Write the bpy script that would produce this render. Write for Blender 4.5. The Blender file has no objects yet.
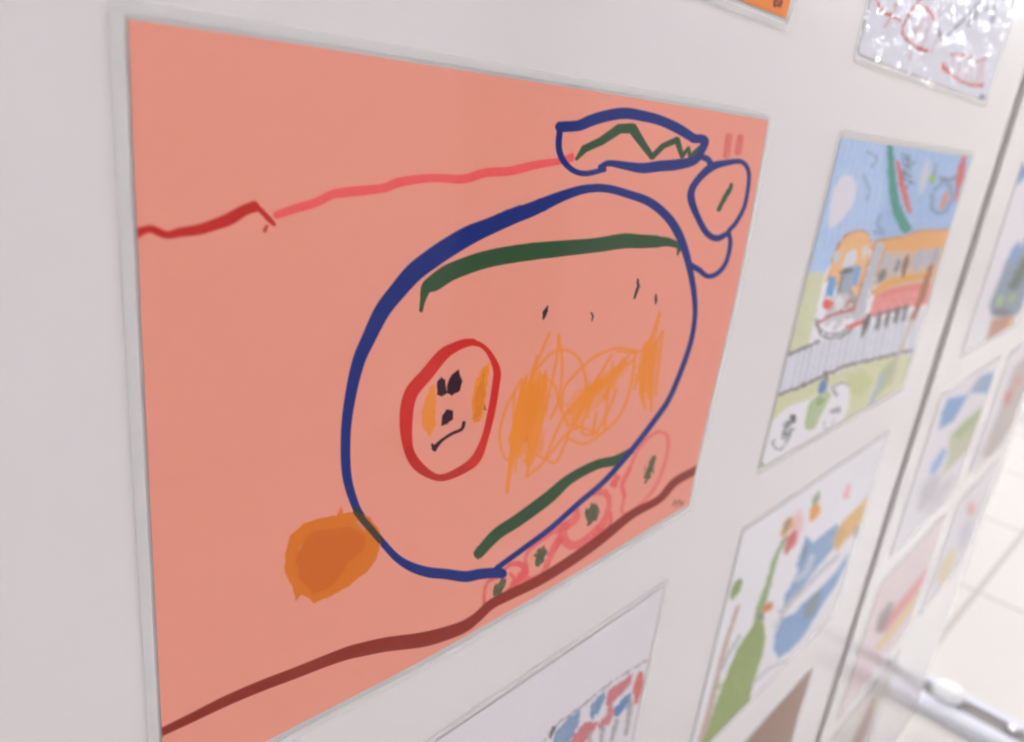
import bpy, math, random
import numpy as np
from mathutils import Matrix, Vector

C = bpy.context.scene
COL = C.collection

# ------------------------------------------------------------------ camera
# x runs along the display panels, y points into them, z is up; the panels' face is y = 0
RIGHT = np.array([0.6826039827849932, -0.7220062705976635, 0.11295462763185564])
DOWN = np.array([-0.1651515943049361, -0.30297521280864675, -0.9385792301782739])
FWD = np.array([0.7118825419859203, 0.6220232838414418, -0.3260525736356881])
CAM = np.array([-0.06830905909691654, -0.1742900797838708, -0.008183418512137296])
FPX = 756.9588306428532
cd = bpy.data.cameras.new('camera')
cam = bpy.data.objects.new('camera', cd)
COL.objects.link(cam)
m = Matrix.Identity(4)
for r in range(3):
    m[r][0] = RIGHT[r]; m[r][1] = -DOWN[r]; m[r][2] = -FWD[r]; m[r][3] = CAM[r]
cam.matrix_world = m
cd.sensor_width = 36
cd.lens = FPX / 1024 * 36
cd.clip_start = 0.01
cd.clip_end = 100
cd.dof.use_dof = True
cd.dof.focus_distance = 0.25
cd.dof.aperture_fstop = 9.3
C.camera = cam

# ------------------------------------------------------------------ world, exposure
w = bpy.data.worlds.new('world'); C.world = w
w.use_nodes = True
w.node_tree.nodes['Background'].inputs[0].default_value = (0.95, 0.97, 1.0, 1)
w.node_tree.nodes['Background'].inputs[1].default_value = 0.35
C.view_settings.view_transform = 'Standard'
C.view_settings.look = 'None'
C.view_settings.gamma = 1
C.view_settings.use_curve_mapping = False
C.view_settings.exposure = 1.2
LAMP = 9.0            # strength of the ceiling lights' diffusers

# ------------------------------------------------------------------ helpers
def lin(c):
    c = np.asarray(c, float) / 255.0
    return np.where(c <= .04045, c / 12.92, ((c + .055) / 1.055) ** 2.4)

def mat(name, color, rough=.5, metallic=0, noise=0, nscale=8, bump=0, bscale=30, emit=None, ior=1.5, spec=.5):
    M = bpy.data.materials.new(name); M.use_nodes = True
    nt = M.node_tree; b = nt.nodes['Principled BSDF']
    col = tuple(lin(color)) + (1,)
    b.inputs['Base Color'].default_value = col
    b.inputs['Roughness'].default_value = rough
    b.inputs['Metallic'].default_value = metallic
    b.inputs['IOR'].default_value = ior
    b.inputs['Specular IOR Level'].default_value = spec
    tc = nt.nodes.new('ShaderNodeTexCoord')
    if noise:
        n = nt.nodes.new('ShaderNodeTexNoise'); n.inputs['Scale'].default_value = nscale
        n.inputs['Detail'].default_value = 4
        nt.links.new(tc.outputs['Object'], n.inputs['Vector'])
        mx = nt.nodes.new('ShaderNodeMix'); mx.data_type = 'RGBA'
        mx.inputs[6].default_value = tuple(x * (1 - noise) for x in col[:3]) + (1,)
        mx.inputs[7].default_value = tuple(min(1, x * (1 + noise)) for x in col[:3]) + (1,)
        nt.links.new(n.outputs['Fac'], mx.inputs[0]); nt.links.new(mx.outputs[2], b.inputs['Base Color'])
    if bump:
        n = nt.nodes.new('ShaderNodeTexNoise'); n.inputs['Scale'].default_value = bscale
        nt.links.new(tc.outputs['Object'], n.inputs['Vector'])
        bp = nt.nodes.new('ShaderNodeBump'); bp.inputs['Strength'].default_value = bump
        bp.inputs['Distance'].default_value = .01
        nt.links.new(n.outputs['Fac'], bp.inputs['Height']); nt.links.new(bp.outputs['Normal'], b.inputs['Normal'])
    if emit:
        b.inputs['Emission Color'].default_value = (.97, .98, 1, 1)
        b.inputs['Emission Strength'].default_value = emit
    return M

def film_mat(name, dist, scale, rough=.04, rough2=None, fold=0):
    """clear laminating film: see-through, with a glossy wavy surface"""
    M = bpy.data.materials.new(name); M.use_nodes = True
    nt = M.node_tree; nt.nodes.clear()
    out = nt.nodes.new('ShaderNodeOutputMaterial')
    tr = nt.nodes.new('ShaderNodeBsdfTransparent'); tr.inputs[0].default_value = (.993, .993, .99, 1)
    gl = nt.nodes.new('ShaderNodeBsdfGlossy'); gl.inputs['Roughness'].default_value = rough
    # Schlick reflectance, the same from both sides of the thin film
    ge = nt.nodes.new('ShaderNodeNewGeometry'); dp = nt.nodes.new('ShaderNodeVectorMath'); dp.operation = 'DOT_PRODUCT'
    nt.links.new(ge.outputs['Incoming'], dp.inputs[0]); nt.links.new(ge.outputs['Normal'], dp.inputs[1])
    def mth(op, a, b_=None):
        q = nt.nodes.new('ShaderNodeMath'); q.operation = op; q.use_clamp = op != 'POWER'
        for i, v_ in enumerate((a, b_)):
            if v_ is None: continue
            if isinstance(v_, (int, float)): q.inputs[i].default_value = v_
            else: nt.links.new(v_, q.inputs[i])
        return q.outputs[0]
    ab = nt.nodes.new('ShaderNodeMath'); ab.operation = 'ABSOLUTE'; nt.links.new(dp.outputs['Value'], ab.inputs[0])
    fres = mth('ADD', mth('MULTIPLY', mth('POWER', mth('SUBTRACT', 1.0, ab.outputs[0]), 5.0), .5), .032)
    mx = nt.nodes.new('ShaderNodeMixShader')
    tc = nt.nodes.new('ShaderNodeTexCoord')
    n = nt.nodes.new('ShaderNodeTexNoise'); n.inputs['Scale'].default_value = scale; n.inputs['Detail'].default_value = 2
    bp = nt.nodes.new('ShaderNodeBump'); bp.inputs['Strength'].default_value = 1; bp.inputs['Distance'].default_value = dist
    nt.links.new(tc.outputs['Object'], n.inputs['Vector'])
    h = n.outputs['Fac']
    if fold:      # crumpled film: small facets on top of the broad waves
        v = nt.nodes.new('ShaderNodeTexVoronoi'); v.inputs['Scale'].default_value = fold
        nt.links.new(tc.outputs['Object'], v.inputs['Vector'])
        ad = nt.nodes.new('ShaderNodeMath'); ad.operation = 'MULTIPLY_ADD'; ad.inputs[1].default_value = .1
        nt.links.new(v.outputs['Distance'], ad.inputs[0]); nt.links.new(h, ad.inputs[2]); h = ad.outputs[0]
    nt.links.new(h, bp.inputs['Height'])
    nt.links.new(bp.outputs['Normal'], gl.inputs['Normal'])
    nt.links.new(fres, mx.inputs[0])
    nt.links.new(tr.outputs[0], mx.inputs[1]); nt.links.new(gl.outputs[0], mx.inputs[2])
    nt.links.new(mx.outputs[0], out.inputs[0])
    return M

def tag(o, label=None, cat=None, group=None, kind=None):
    if label: o['label'] = label
    if cat: o['category'] = cat
    if group: o['group'] = group
    if kind: o['kind'] = kind
    return o

def mesh_obj(name, verts, faces, material, parent=None, smooth=False):
    me = bpy.data.meshes.new(name); me.from_pydata([tuple(map(float, v)) for v in verts], [], faces); me.update()
    me.materials.append(material)
    if smooth:
        for p in me.polygons: p.use_smooth = True
    o = bpy.data.objects.new(name, me); COL.objects.link(o)
    if parent: o.parent = parent
    return o

def empty(name, loc):
    o = bpy.data.objects.new(name, None); COL.objects.link(o); o.location = loc; o.empty_display_size = .05
    return o

def box(name, lo, hi, material, parent=None, bevel=0, seg=2):
    """a box given by two corners in the parent's space; top-level boxes get their origin at the base"""
    lo = np.array(lo, float); hi = np.array(hi, float)
    org = np.zeros(3)
    if parent is None:
        org = np.array([(lo[0] + hi[0]) / 2, (lo[1] + hi[1]) / 2, lo[2]])
    a, b = lo - org, hi - org
    v = [(x, y, z) for z in (a[2], b[2]) for y in (a[1], b[1]) for x in (a[0], b[0])]
    f = [(0, 2, 3, 1), (4, 5, 7, 6), (0, 1, 5, 4), (2, 6, 7, 3), (0, 4, 6, 2), (1, 3, 7, 5)]
    o = mesh_obj(name, v, f, material, parent)
    o.location = org if parent is None else (0, 0, 0)
    if bevel:
        bv = o.modifiers.new('bevel', 'BEVEL'); bv.width = bevel; bv.segments = seg
        for p in o.data.polygons: p.use_smooth = True
    return o

def extrude(name, outline, axis, t0, t1, material, parent=None, smooth=False):
    """prism of a 2-D outline; axis = which coordinate the thickness runs along"""
    n = len(outline); vs = []
    for t in (t0, t1):
        for a, b in outline:
            p = [a, b]; p.insert(axis, t); vs.append(p)
    fs = [tuple(range(n))[::-1], tuple(range(n, 2 * n))]
    for i in range(n):
        j = (i + 1) % n; fs.append((i, j, n + j, n + i))
    return mesh_obj(name, vs, fs, material, parent, smooth)

def round_rect(x0, x1, z0, z1, r, n=6):
    pts = []
    for cx, cz, a0 in ((x1 - r, z1 - r, 0), (x0 + r, z1 - r, 90), (x0 + r, z0 + r, 180), (x1 - r, z0 + r, 270)):
        for k in range(n + 1):
            a = math.radians(a0 + 90 * k / n); pts.append((cx + r * math.cos(a), cz + r * math.sin(a)))
    return pts

PAPER_Y, FILM_FRONT, FILM_BACK = -.0005, -.0008, -.00025
# photo pixel <-> point on the plane of the paper sheets
def at(px, py):
    px = np.asarray(px, float); py = np.asarray(py, float)
    a = (px - 512) / FPX; b = (py - 371) / FPX
    d = a[..., None] * RIGHT + b[..., None] * DOWN + FWD
    s = (PAPER_Y - CAM[1]) / d[..., 1]
    p = CAM + s[..., None] * d
    return p[..., 0], p[..., 2]

def px_of(x, z):
    p = np.stack([x, np.full_like(x, PAPER_Y), z], -1) - CAM
    c = p @ FWD
    return 512 + FPX * (p @ RIGHT) / c, 371 + FPX * (p @ DOWN) / c

# ------------------------------------------------------------------ drawing on paper
rng = np.random.default_rng(5)
def vnoise(x, y, seed=0):
    """smooth value noise, x and y in cells"""
    xi = np.floor(x).astype(np.int64); yi = np.floor(y).astype(np.int64); fx = x - xi; fy = y - yi
    fx = fx * fx * (3 - 2 * fx); fy = fy * fy * (3 - 2 * fy)
    def h(a, b):
        v = (a * 374761393 + b * 668265263 + seed * 974711) & 0x7fffffff
        v = ((v ^ (v >> 13)) * 1274126177) & 0x7fffffff
        return ((v ^ (v >> 16)) & 0xffff) / 65535.0
    return (h(xi, yi) * (1 - fx) + h(xi + 1, yi) * fx) * (1 - fy) + (h(xi, yi + 1) * (1 - fx) + h(xi + 1, yi + 1) * fx) * fy

def smooth_line(pts, n=7):
    p = np.array(pts, float)
    if len(p) < 3: return p
    e = np.vstack([2 * p[0] - p[1], p, 2 * p[-1] - p[-2]])
    out = []
    for i in range(1, len(e) - 2):
        for k in range(n):
            t = k / n
            out.append(.5 * (2 * e[i] + (e[i + 1] - e[i - 1]) * t + (2 * e[i - 1] - 5 * e[i] + 4 * e[i + 1] - e[i + 2]) * t * t
                             + (3 * e[i] - e[i - 1] - 3 * e[i + 1] + e[i + 2]) * t ** 3))
    out.append(p[-1])
    return np.array(out)

class Sheet:
    """colour of every grid point of a drawing; strokes are given where they lie in the photograph"""
    def __init__(s, X, Z, base, grain=.0, paper_noise=.012):
        s.X, s.Z = X, Z
        s.qx, s.qy = px_of(X, Z)
        n = vnoise(X * 400, Z * 400, 3) - .5
        s.c = np.ones(X.shape + (3,)) * lin(base) * (1 + paper_noise * n[..., None])
    ws = 1.; wd = 0.
    def blend(s, idx, cov, color, alpha, mode, grain, seed):
        col = lin(color); cov = cov * alpha
        if grain:
            g = vnoise(s.X[idx] * 900, s.Z[idx] * 900, seed) * .6 + vnoise(s.X[idx] * 260, s.Z[idx] * 260, seed + 1) * .4
            if grain > .125: cov = cov * np.clip(1 - grain * (1.6 * g - .1), 0, 1)      # waxy strokes leave paper showing
            else: col = col * (1 + 2.2 * grain * (g[..., None] - .5))                    # felt pen only varies in tone
        cur = s.c[idx]
        tgt = cur * col if mode == 'mul' else col
        s.c[idx] = cur * (1 - cov[..., None]) + tgt * cov[..., None]
    def stroke(s, pts, color, width=None, alpha=1., soft=.7, smooth=True, mode='mix', grain=0, seed=1, wob=0):
        p = np.array([tuple(q) if len(q) == 3 else (q[0], q[1], width) for q in pts], float)
        p[:, 2] *= s.ws
        if len(p) == 2 and s.wd and p[:, 2].min() >= 4.5:      # short dabs are thick in the middle
            v_ = p[1] - p[0]
            p = np.array([p[0] - .15 * v_, p[0] + .25 * v_, p[0] + .6 * v_, p[1] + .15 * v_]); p[:, 2] = np.abs(p[:, 2]) * (.45, 1.15, 1.05, .4)
            p[:, 2] = np.maximum(p[:, 2], 1); smooth = True
        if smooth: p = smooth_line(p)
        pad = p[:, 2].max() + 3 * soft + 1
        box_ = (s.qx > p[:, 0].min() - pad) & (s.qx < p[:, 0].max() + pad) & (s.qy > p[:, 1].min() - pad) & (s.qy < p[:, 1].max() + pad)
        idx = np.nonzero(box_)
        if len(idx[0]) == 0: return
        qx, qy = s.qx[idx], s.qy[idx]
        best = np.full(qx.shape, 1e9)
        for i in range(len(p) - 1):
            a, b = p[i], p[i + 1]
            r = max(a[2], b[2]) / 2 + 3 * soft + 1
            mk = np.nonzero((qx > min(a[0], b[0]) - r) & (qx < max(a[0], b[0]) + r) & (qy > min(a[1], b[1]) - r) & (qy < max(a[1], b[1]) + r))[0]
            if len(mk) == 0: continue
            dx, dy = b[0] - a[0], b[1] - a[1]; L = dx * dx + dy * dy + 1e-9
            t = np.clip(((qx[mk] - a[0]) * dx + (qy[mk] - a[1]) * dy) / L, 0, 1)
            d = np.hypot(qx[mk] - a[0] - t * dx, qy[mk] - a[1] - t * dy) - (a[2] + (b[2] - a[2]) * t) / 2
            best[mk] = np.minimum(best[mk], d)
        wob = wob or s.wd
        if wob: best = best + wob * (vnoise(s.X[idx] * 500, s.Z[idx] * 500, seed + 7) - .5)
        cov = np.clip(.5 - best / (2 * soft), 0, 1)
        s.blend(idx, cov, color, alpha, mode, grain, seed)
    def fill(s, poly, color, alpha=1., soft=.8, mode='mix', grain=0, seed=1, smooth=False, wob=0):
        p = np.array(poly, float)
        if smooth: p = smooth_line(np.vstack([p, p[:1]]))[:-1]
        pad = 3 * soft + 1
        box_ = (s.qx > p[:, 0].min() - pad) & (s.qx < p[:, 0].max() + pad) & (s.qy > p[:, 1].min() - pad) & (s.qy < p[:, 1].max() + pad)
        idx = np.nonzero(box_)
        if len(idx[0]) == 0: return
        qx, qy = s.qx[idx], s.qy[idx]
        ins = np.zeros(qx.shape, bool); dist = np.full(qx.shape, 1e9)
        for i in range(len(p)):
            a, b = p[i], p[(i + 1) % len(p)]
            if a[1] != b[1]:
                cr = ((a[1] > qy) != (b[1] > qy)) & (qx < (b[0] - a[0]) * (qy - a[1]) / (b[1] - a[1]) + a[0]); ins ^= cr
            dx, dy = b - a; L = dx * dx + dy * dy + 1e-9
            t = np.clip(((qx - a[0]) * dx + (qy - a[1]) * dy) / L, 0, 1)
            dist = np.minimum(dist, np.hypot(qx - a[0] - t * dx, qy - a[1] - t * dy))
        d = np.where(ins, -dist, dist); wob = wob or s.wd
        if wob: d = d + wob * (vnoise(s.X[idx] * 500, s.Z[idx] * 500, seed + 7) - .5)
        s.blend(idx, np.clip(.5 - d / (2 * soft), 0, 1), color, alpha, mode, grain, seed)
    def dot(s, x, y, r, color, **k): s.stroke([(x, y, 2 * r), (x + .1, y, 2 * r)], color, smooth=False, **k)

paper_mat = bpy.data.materials.new('drawing paper'); paper_mat.use_nodes = True
_nt = paper_mat.node_tree; _b = _nt.nodes['Principled BSDF']
_a = _nt.nodes.new('ShaderNodeVertexColor'); _a.layer_name = 'pigment'
_nt.links.new(_a.outputs['Color'], _b.inputs['Base Color'])
_b.inputs['Roughness'].default_value = .75; _b.inputs['Specular IOR Level'].default_value = .15


def grid_mesh(name, X, Z, colors, parent, org):
    nv, nu = X.shape
    co = np.empty((nv * nu, 3), np.float32)
    co[:, 0] = X.ravel() - org[0]; co[:, 1] = PAPER_Y - org[1]; co[:, 2] = Z.ravel() - org[2]
    i = np.arange((nv - 1) * (nu - 1)); r = i // (nu - 1); c = i % (nu - 1)
    a = r * nu + c
    q = np.stack([a, a + nu, a + nu + 1, a + 1], 1).astype(np.int32)
    me = bpy.data.meshes.new(name)
    me.vertices.add(len(co)); me.vertices.foreach_set('co', co.ravel())
    me.loops.add(q.size); me.loops.foreach_set('vertex_index', q.ravel())
    me.polygons.add(len(q)); me.polygons.foreach_set('loop_start', np.arange(0, q.size, 4, dtype=np.int32))
    me.update(calc_edges=True)
    ca = me.color_attributes.new('pigment', 'FLOAT_COLOR', 'POINT')
    rgba = np.ones((len(co), 4), np.float32); rgba[:, :3] = np.clip(colors.reshape(-1, 3), 0, .95)
    ca.data.foreach_set('color', rgba.ravel())
    me.materials.append(paper_mat)
    o = bpy.data.objects.new(name, me); COL.objects.link(o); o.parent = parent
    return o

M_seal = bpy.data.materials.new('milky sealed film'); M_seal.use_nodes = True
_n = M_seal.node_tree; _n.nodes.clear()
_o = _n.nodes.new('ShaderNodeOutputMaterial'); _m = _n.nodes.new('ShaderNodeMixShader'); _m.inputs[0].default_value = .2
_t = _n.nodes.new('ShaderNodeBsdfTransparent'); _d = _n.nodes.new('ShaderNodeBsdfDiffuse'); _d.inputs[0].default_value = (.95, .95, .95, 1)
_n.links.new(_t.outputs[0], _m.inputs[1]); _n.links.new(_d.outputs[0], _m.inputs[2]); _n.links.new(_m.outputs[0], _o.inputs[0])
film = film_mat('laminating film', .0010, 7, rough=.075)
film_wavy = film_mat('crumpled laminating film', .0055, 40, rough=.022, fold=170)

def flat_sheet(x0, z1, base, step, w=.297, h=.210):
    u = np.linspace(x0, x0 + w, int(w / step) + 1); v = np.linspace(z1, z1 - h, int(h / step) + 1)
    X, Z = np.meshgrid(u, v)
    s_ = Sheet(X, Z, base); s_.wd = 2.4
    return s_

def pouch(root, outline, org, fm, parent=None):
    # the sealed border of the pouch, a slightly milky band round the sheet
    o_ = np.array([(x - org[0], z - org[2]) for x, z in outline])
    c_ = (o_.max(0) + o_.min(0)) / 2; h_ = (o_.max(0) - o_.min(0)) / 2
    inner = c_ + (o_ - c_) * (1 - .0026 / h_)
    vs, fs, n = [], [], len(o_)
    for yy_ in (FILM_FRONT - .00012, FILM_FRONT - .00001):
        for ring in (o_, inner):
            vs += [(a, yy_ - org[1], b_) for a, b_ in ring]
    for i in range(n):
        j = (i + 1) % n
        fs += [(i, j, n + j, n + i), (2 * n + i, 3 * n + i, 3 * n + j, 2 * n + j), (i, 2 * n + i, 2 * n + j, j), (n + i, n + j, 3 * n + j, 3 * n + i)]
    mesh_obj('sealed_border', vs, fs, M_seal, root)
    pts = [(x - org[0], z - org[2]) for x, z in outline]
    return extrude('laminate_pouch', pts, 1, FILM_FRONT - org[1], FILM_BACK - org[1], fm, root)

def mount(sheet, label, cat, group, fm=film, outline=None, margin=.005):
    X, Z = sheet.X, sheet.Z
    org = ((X.min() + X.max()) / 2, 0, Z.min() - margin)
    root = empty('laminated_drawing', org)
    tag(root, label, cat, group)
    grid_mesh('paper', X, Z, sheet.c, root, org)
    if outline is None:
        outline = round_rect(X.min() - margin, X.max() + margin, Z.min() - margin, Z.max() + margin, .004)
    pouch(root, outline, org, fm)
    return root

# ------------------------------------------------------------------ materials
M_panel = mat('white display board laminate', (222, 217, 219), rough=.16, noise=.015, nscale=3, bump=.01, bscale=5)
M_edge = mat('board edge', (150, 145, 144), rough=.4)
M_post = mat('satin grey aluminium', (140, 131, 130), rough=.5)
M_strip = mat('pale frame strip', (216, 208, 206), rough=.3)
M_metal = mat('white lacquered steel', (226, 227, 238), rough=.2)
M_slot = mat('grey slot', (138, 132, 132), rough=.5)
M_chrome = mat('chrome', (240, 240, 245), rough=.12, metallic=1)
M_cap = mat('white plastic', (242, 242, 246), rough=.15)
M_wall = mat('room wall paint', (225, 222, 218), rough=.7, noise=.02)
M_ceil = mat('ceiling tiles', (235, 234, 232), rough=.8, noise=.02)
M_light = mat('light diffuser', (255, 255, 255), rough=.5, emit=LAMP)
M_frame = mat('white enamel', (235, 235, 235), rough=.4)
M_dark = mat('grey reflection screen', (120, 112, 108), rough=.9, noise=.1)

M_floor = bpy.data.materials.new('pale glazed floor tiles'); M_floor.use_nodes = True
nt = M_floor.node_tree; b = nt.nodes['Principled BSDF']
tc = nt.nodes.new('ShaderNodeTexCoord'); mp = nt.nodes.new('ShaderNodeMapping')
mp.inputs['Rotation'].default_value = (0, 0, math.radians(-2.0))
mp.inputs['Location'].default_value = (.0, .0, 0)
br = nt.nodes.new('ShaderNodeTexBrick'); br.offset = 0; br.squash = 1
br.inputs['Scale'].default_value = 1; br.inputs['Brick Width'].default_value = .6; br.inputs['Row Height'].default_value = .6
br.inputs['Mortar Size'].default_value = .009; br.inputs['Mortar Smooth'].default_value = .1
br.inputs['Color1'].default_value = tuple(lin((219, 215, 212))) + (1,)
br.inputs['Color2'].default_value = tuple(lin((215, 210, 206))) + (1,)
br.inputs['Mortar'].default_value = tuple(lin((190, 182, 179))) + (1,)
nt.links.new(tc.outputs['Object'], mp.inputs['Vector']); nt.links.new(mp.outputs[0], br.inputs['Vector'])
nt.links.new(br.outputs['Color'], b.inputs['Base Color'])
b.inputs['Roughness'].default_value = .28

# ------------------------------------------------------------------ the room
FZ, CZ = -1.24, 1.76
X0, X1, Y0, Y1 = -3.5, 8.0, -4.0, 3.5
def plane_box(name, lo, hi, m_):
    return tag(box(name, lo, hi, m_), kind='structure')
fl = plane_box('floor', (X0, Y0, FZ - .1), (X1, Y1, FZ), M_floor)
# grout lines cross where the photograph shows them: near x = 2.45, y = 0.04
mp.inputs['Location'].default_value = (-(2.45 - fl.location.x), -(.04 - fl.location.y), 0)
mp.vector_type = 'TEXTURE'
mp.inputs['Location'].default_value = (2.45 - fl.location.x, .035 - fl.location.y, 0)
plane_box('ceiling', (X0, Y0, CZ), (X1, Y1, CZ + .1), M_ceil)
plane_box('wall_left', (X0 - .1, Y0, FZ), (X0, Y1, CZ), M_wall)
plane_box('wall_right', (X1, Y0, FZ), (X1 + .1, Y1, CZ), M_wall)
plane_box('wall_front', (X0, Y1, FZ), (X1, Y1 + .1, CZ), M_wall)
plane_box('wall_back', (X0, Y0 - .1, FZ), (X1, Y0, CZ), M_wall)

k = 0
rows = ((-3.0, 'far aisle'), (-.75, 'aisle before the drawings'), (1.6, 'aisle behind the drawings'))
cols = (-2.0, 1.05, 3.3, 5.4, 7.1)
ordn = ('first', 'second', 'third', 'fourth', 'fifth')
for yy, rl in rows:
    for i, xx in enumerate(cols):
        r = empty('ceiling_light', (xx, yy, CZ - .03))
        tag(r, 'recessed ceiling light over the %s, %s from the left wall' % (rl, ordn[i]), 'ceiling light', 'ceiling lights')
        box('frame', (-.62, -.17, -.012), (.62, .17, .03), M_frame, r, .004)
        box('diffuser', (-.58, -.13, -.02), (.58, .13, -.0121), M_light, r)

# unseen glowing pane added on the far end wall to make the crumpled film sparkle
M_glow_pane = bpy.data.materials.new('added glowing pane'); M_glow_pane.use_nodes = True
_b = M_glow_pane.node_tree.nodes['Principled BSDF']; _b.inputs['Base Color'].default_value = (.8, .85, .9, 1)
_b.inputs['Emission Color'].default_value = (.86, .92, 1, 1); _b.inputs['Emission Strength'].default_value = 11
wy0, wy1, wz0, wz1 = -2.25, -.95, 1.37, 1.60
wf = tag(box('glint_window_1', (X1 - .02, wy0, wz0), (X1 - .001, wy1, wz1), M_glow_pane), kind='structure')
for nm, lo, hi in (('glint_window_frame', (X1 - .05, wy0 - .04, wz0 - .04), (X1 - .0005, wy1 + .04, wz0 - .0005)), ('glint_window_frame', (X1 - .05, wy0 - .04, wz1 + .0005), (X1 - .0005, wy1 + .04, wz1 + .04)),
                   ('glint_window_frame', (X1 - .05, wy0 - .04, wz0), (X1 - .0005, wy0 - .0005, wz1)), ('glint_window_frame', (X1 - .05, wy1 + .0005, wz0), (X1 - .0005, wy1 + .04, wz1)),
                   ('glint_window_frame', (X1 - .05, -1.62, wz0), (X1 - .0205, -1.58, wz1))):
    p0 = np.array(lo) - np.array(wf.location); p1 = np.array(hi) - np.array(wf.location)
    box(nm, p0, p1, M_frame, wf)

# ------------------------------------------------------------------ display panels, posts, feet
PB, PT, TH = -1.18, .78, .028
def panel(x0, x1, label, y=0, front=-1):
    """board standing between two posts; its face on the y plane"""
    cx = (x0 + x1) / 2
    r = empty('display_panel', (cx, y, PB))
    tag(r, label, 'display panel', 'white display panels')
    hw = (x1 - x0) / 2
    ya, yb = (0, TH) if front < 0 else (-TH, 0)
    box('board', (-hw, ya, .012), (hw, yb, PT - PB - .012), M_panel, r)
    box('bottom_rail', (-hw, ya, 0), (hw, yb, .0118), M_post, r)
    box('top_rail', (-hw, ya, PT - PB - .0118), (hw, yb, PT - PB), M_post, r)
    return r
panel(-.42, .782, 'white display panel holding the pink drawing and the tram drawing')
panel(.812, 1.640, 'narrower white display panel at the far end of the row')

def post(x, label, y=0, d=1, w=.0292):
    r = empty('panel_post', (x, y + d * .014, FZ)); tag(r, label, 'post', 'panel posts')
    o = extrude('shaft', round_rect(-w / 2, w / 2, -.011, .012, .003, 3), 2, .035, PT - FZ + .01, M_post, r)
    box('cap', (-w / 2, -.009, PT - FZ + .0101), (w / 2, .014, PT - FZ + .018), M_slot, r, .002)
    return r
post(.797, 'grey post in the joint between the two white panels')
post(-.435, 'grey post at the near end of the panel row, left of the pink drawing')

def foot(x, label, y=0., x_half=.062, ln=.215):
    r = empty('floor_stand', (x, y, FZ)); tag(r, label, 'panel foot', 'steel panel feet')
    # shallow channel running across the panel line
    prof = [(-x_half, .004), (x_half, .004), (x_half, .028), (x_half - .010, .036), (x_half - .036, .036), (x_half - .036, .026),
            (-x_half + .036, .026), (-x_half + .036, .036), (-x_half + .010, .036), (-x_half, .028)]
    n = len(prof); vs = []
    for t in (-ln, ln):
        vs += [(a, t, b) for a, b in prof]
    fs = [tuple(range(n)), tuple(range(n, 2 * n))[::-1]] + [(i, n + i, n + (i + 1) % n, (i + 1) % n) for i in range(n)]
    mesh_obj('channel', vs, fs, M_metal, r)
    box('slot_liner', (-x_half + .0365, -ln + .01, .0262), (x_half - .0365, ln - .01, .030), M_slot, r)
    # round white socket where the foot meets the panel end
    vs, fs = [], []; N = 28
    prof2 = [(.036, .0362), (.036, .050), (.033, .060), (.024, .068), (.011, .072), (0.0001, .073)]
    for rr, zz in prof2:
        for i in range(N):
            a = 2 * math.pi * i / N; vs.append((rr * math.cos(a), -.035 + rr * math.sin(a), zz))
    for j in range(len(prof2) - 1):
        for i in range(N):
            fs.append((j * N + i, j * N + (i + 1) % N, (j + 1) * N + (i + 1) % N, (j + 1) * N + i))
    fs.append(tuple(range(N))[::-1])
    mesh_obj('socket_cap', vs, fs, M_cap, r, smooth=True)
    dome = []; N2 = 20; vs = []; fs = []  # small chrome dome added to give a glint in the panel's reflection
    for rr, zz_ in ((.013, .0362), (.0125, .042), (.010, .0465), (.006, .049), (.0001, .050)):
        for i in range(N2):
            a = 2 * math.pi * i / N2; vs.append((rr * math.cos(a), -.172 + rr * math.sin(a), zz_))
    for j in range(4):
        for i in range(N2):
            fs.append((j * N2 + i, j * N2 + (i + 1) % N2, (j + 1) * N2 + (i + 1) % N2, (j + 1) * N2 + i))
    fs.append(tuple(range(N2))[::-1])
    mesh_obj('glint_dome', vs, fs, M_chrome, r, smooth=True)
    for t in (-ln + .04, ln - .04):
        box('foot_pad', (-x_half + .01, t - .02, 0), (x_half - .01, t + .02, .0038), M_slot, r)
    return r
foot(1.79, 'white steel foot crossing the floor beside the far end of the panel')
foot(4.62, 'distant steel foot glinting on the floor beyond the panel edge', y=.33)
foot(.797, 'steel foot under the joint between the two panels')

# unseen blank panels across the aisle, added for the films to mirror
panel(-.6, 1.84, 'blank white display panel added across the aisle for reflections, left of the grey screen', y=-1.85, front=1)
panel(2.54, 5.2, 'blank white display panel added across the aisle for reflections, right of the grey screen', y=-1.85, front=1)
g_ = empty('reflection_screen', (2.19, -1.87, FZ)); tag(g_, 'grey reflection screen added between the two blank panels across the aisle', 'screen')  # unseen screen added as a darker band in the film reflections
box('screen_cloth', (-.31, -.015, .03), (.31, .01, 1.9), M_dark, g_, .004)
box('screen_base', (-.31, -.15, 0), (.31, .15, .0298), M_post, g_, .004)
for x_, l_ in ((-.2, 'grey foot at the left of the blank panels across the aisle'), (1.6, 'grey foot of the left blank panel near the fabric screen'),
               (2.8, 'grey foot of the right blank panel near the fabric screen'), (5.0, 'grey foot at the right end of the blank panels across the aisle')):
    r = empty('panel_stand', (x_, -1.864, FZ)); tag(r, l_, 'panel stand', 'stands of the added blank panels')
    box('stand_base', (-.05, -.2, 0), (.05, .2, .02), M_post, r, .004)
    box('stand_upright', (-.02, -.012, .0201), (.02, .012, PB - FZ - .0005), M_post, r)

GROUP = "laminated children's drawings on the panels"

def zz(ox, oy, sc, pts):
    """points (or point, width) read off an enlarged view of the photograph"""
    return [(ox + p[0] / sc, oy + p[1] / sc) + tuple(p[2:]) for p in pts]

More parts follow.
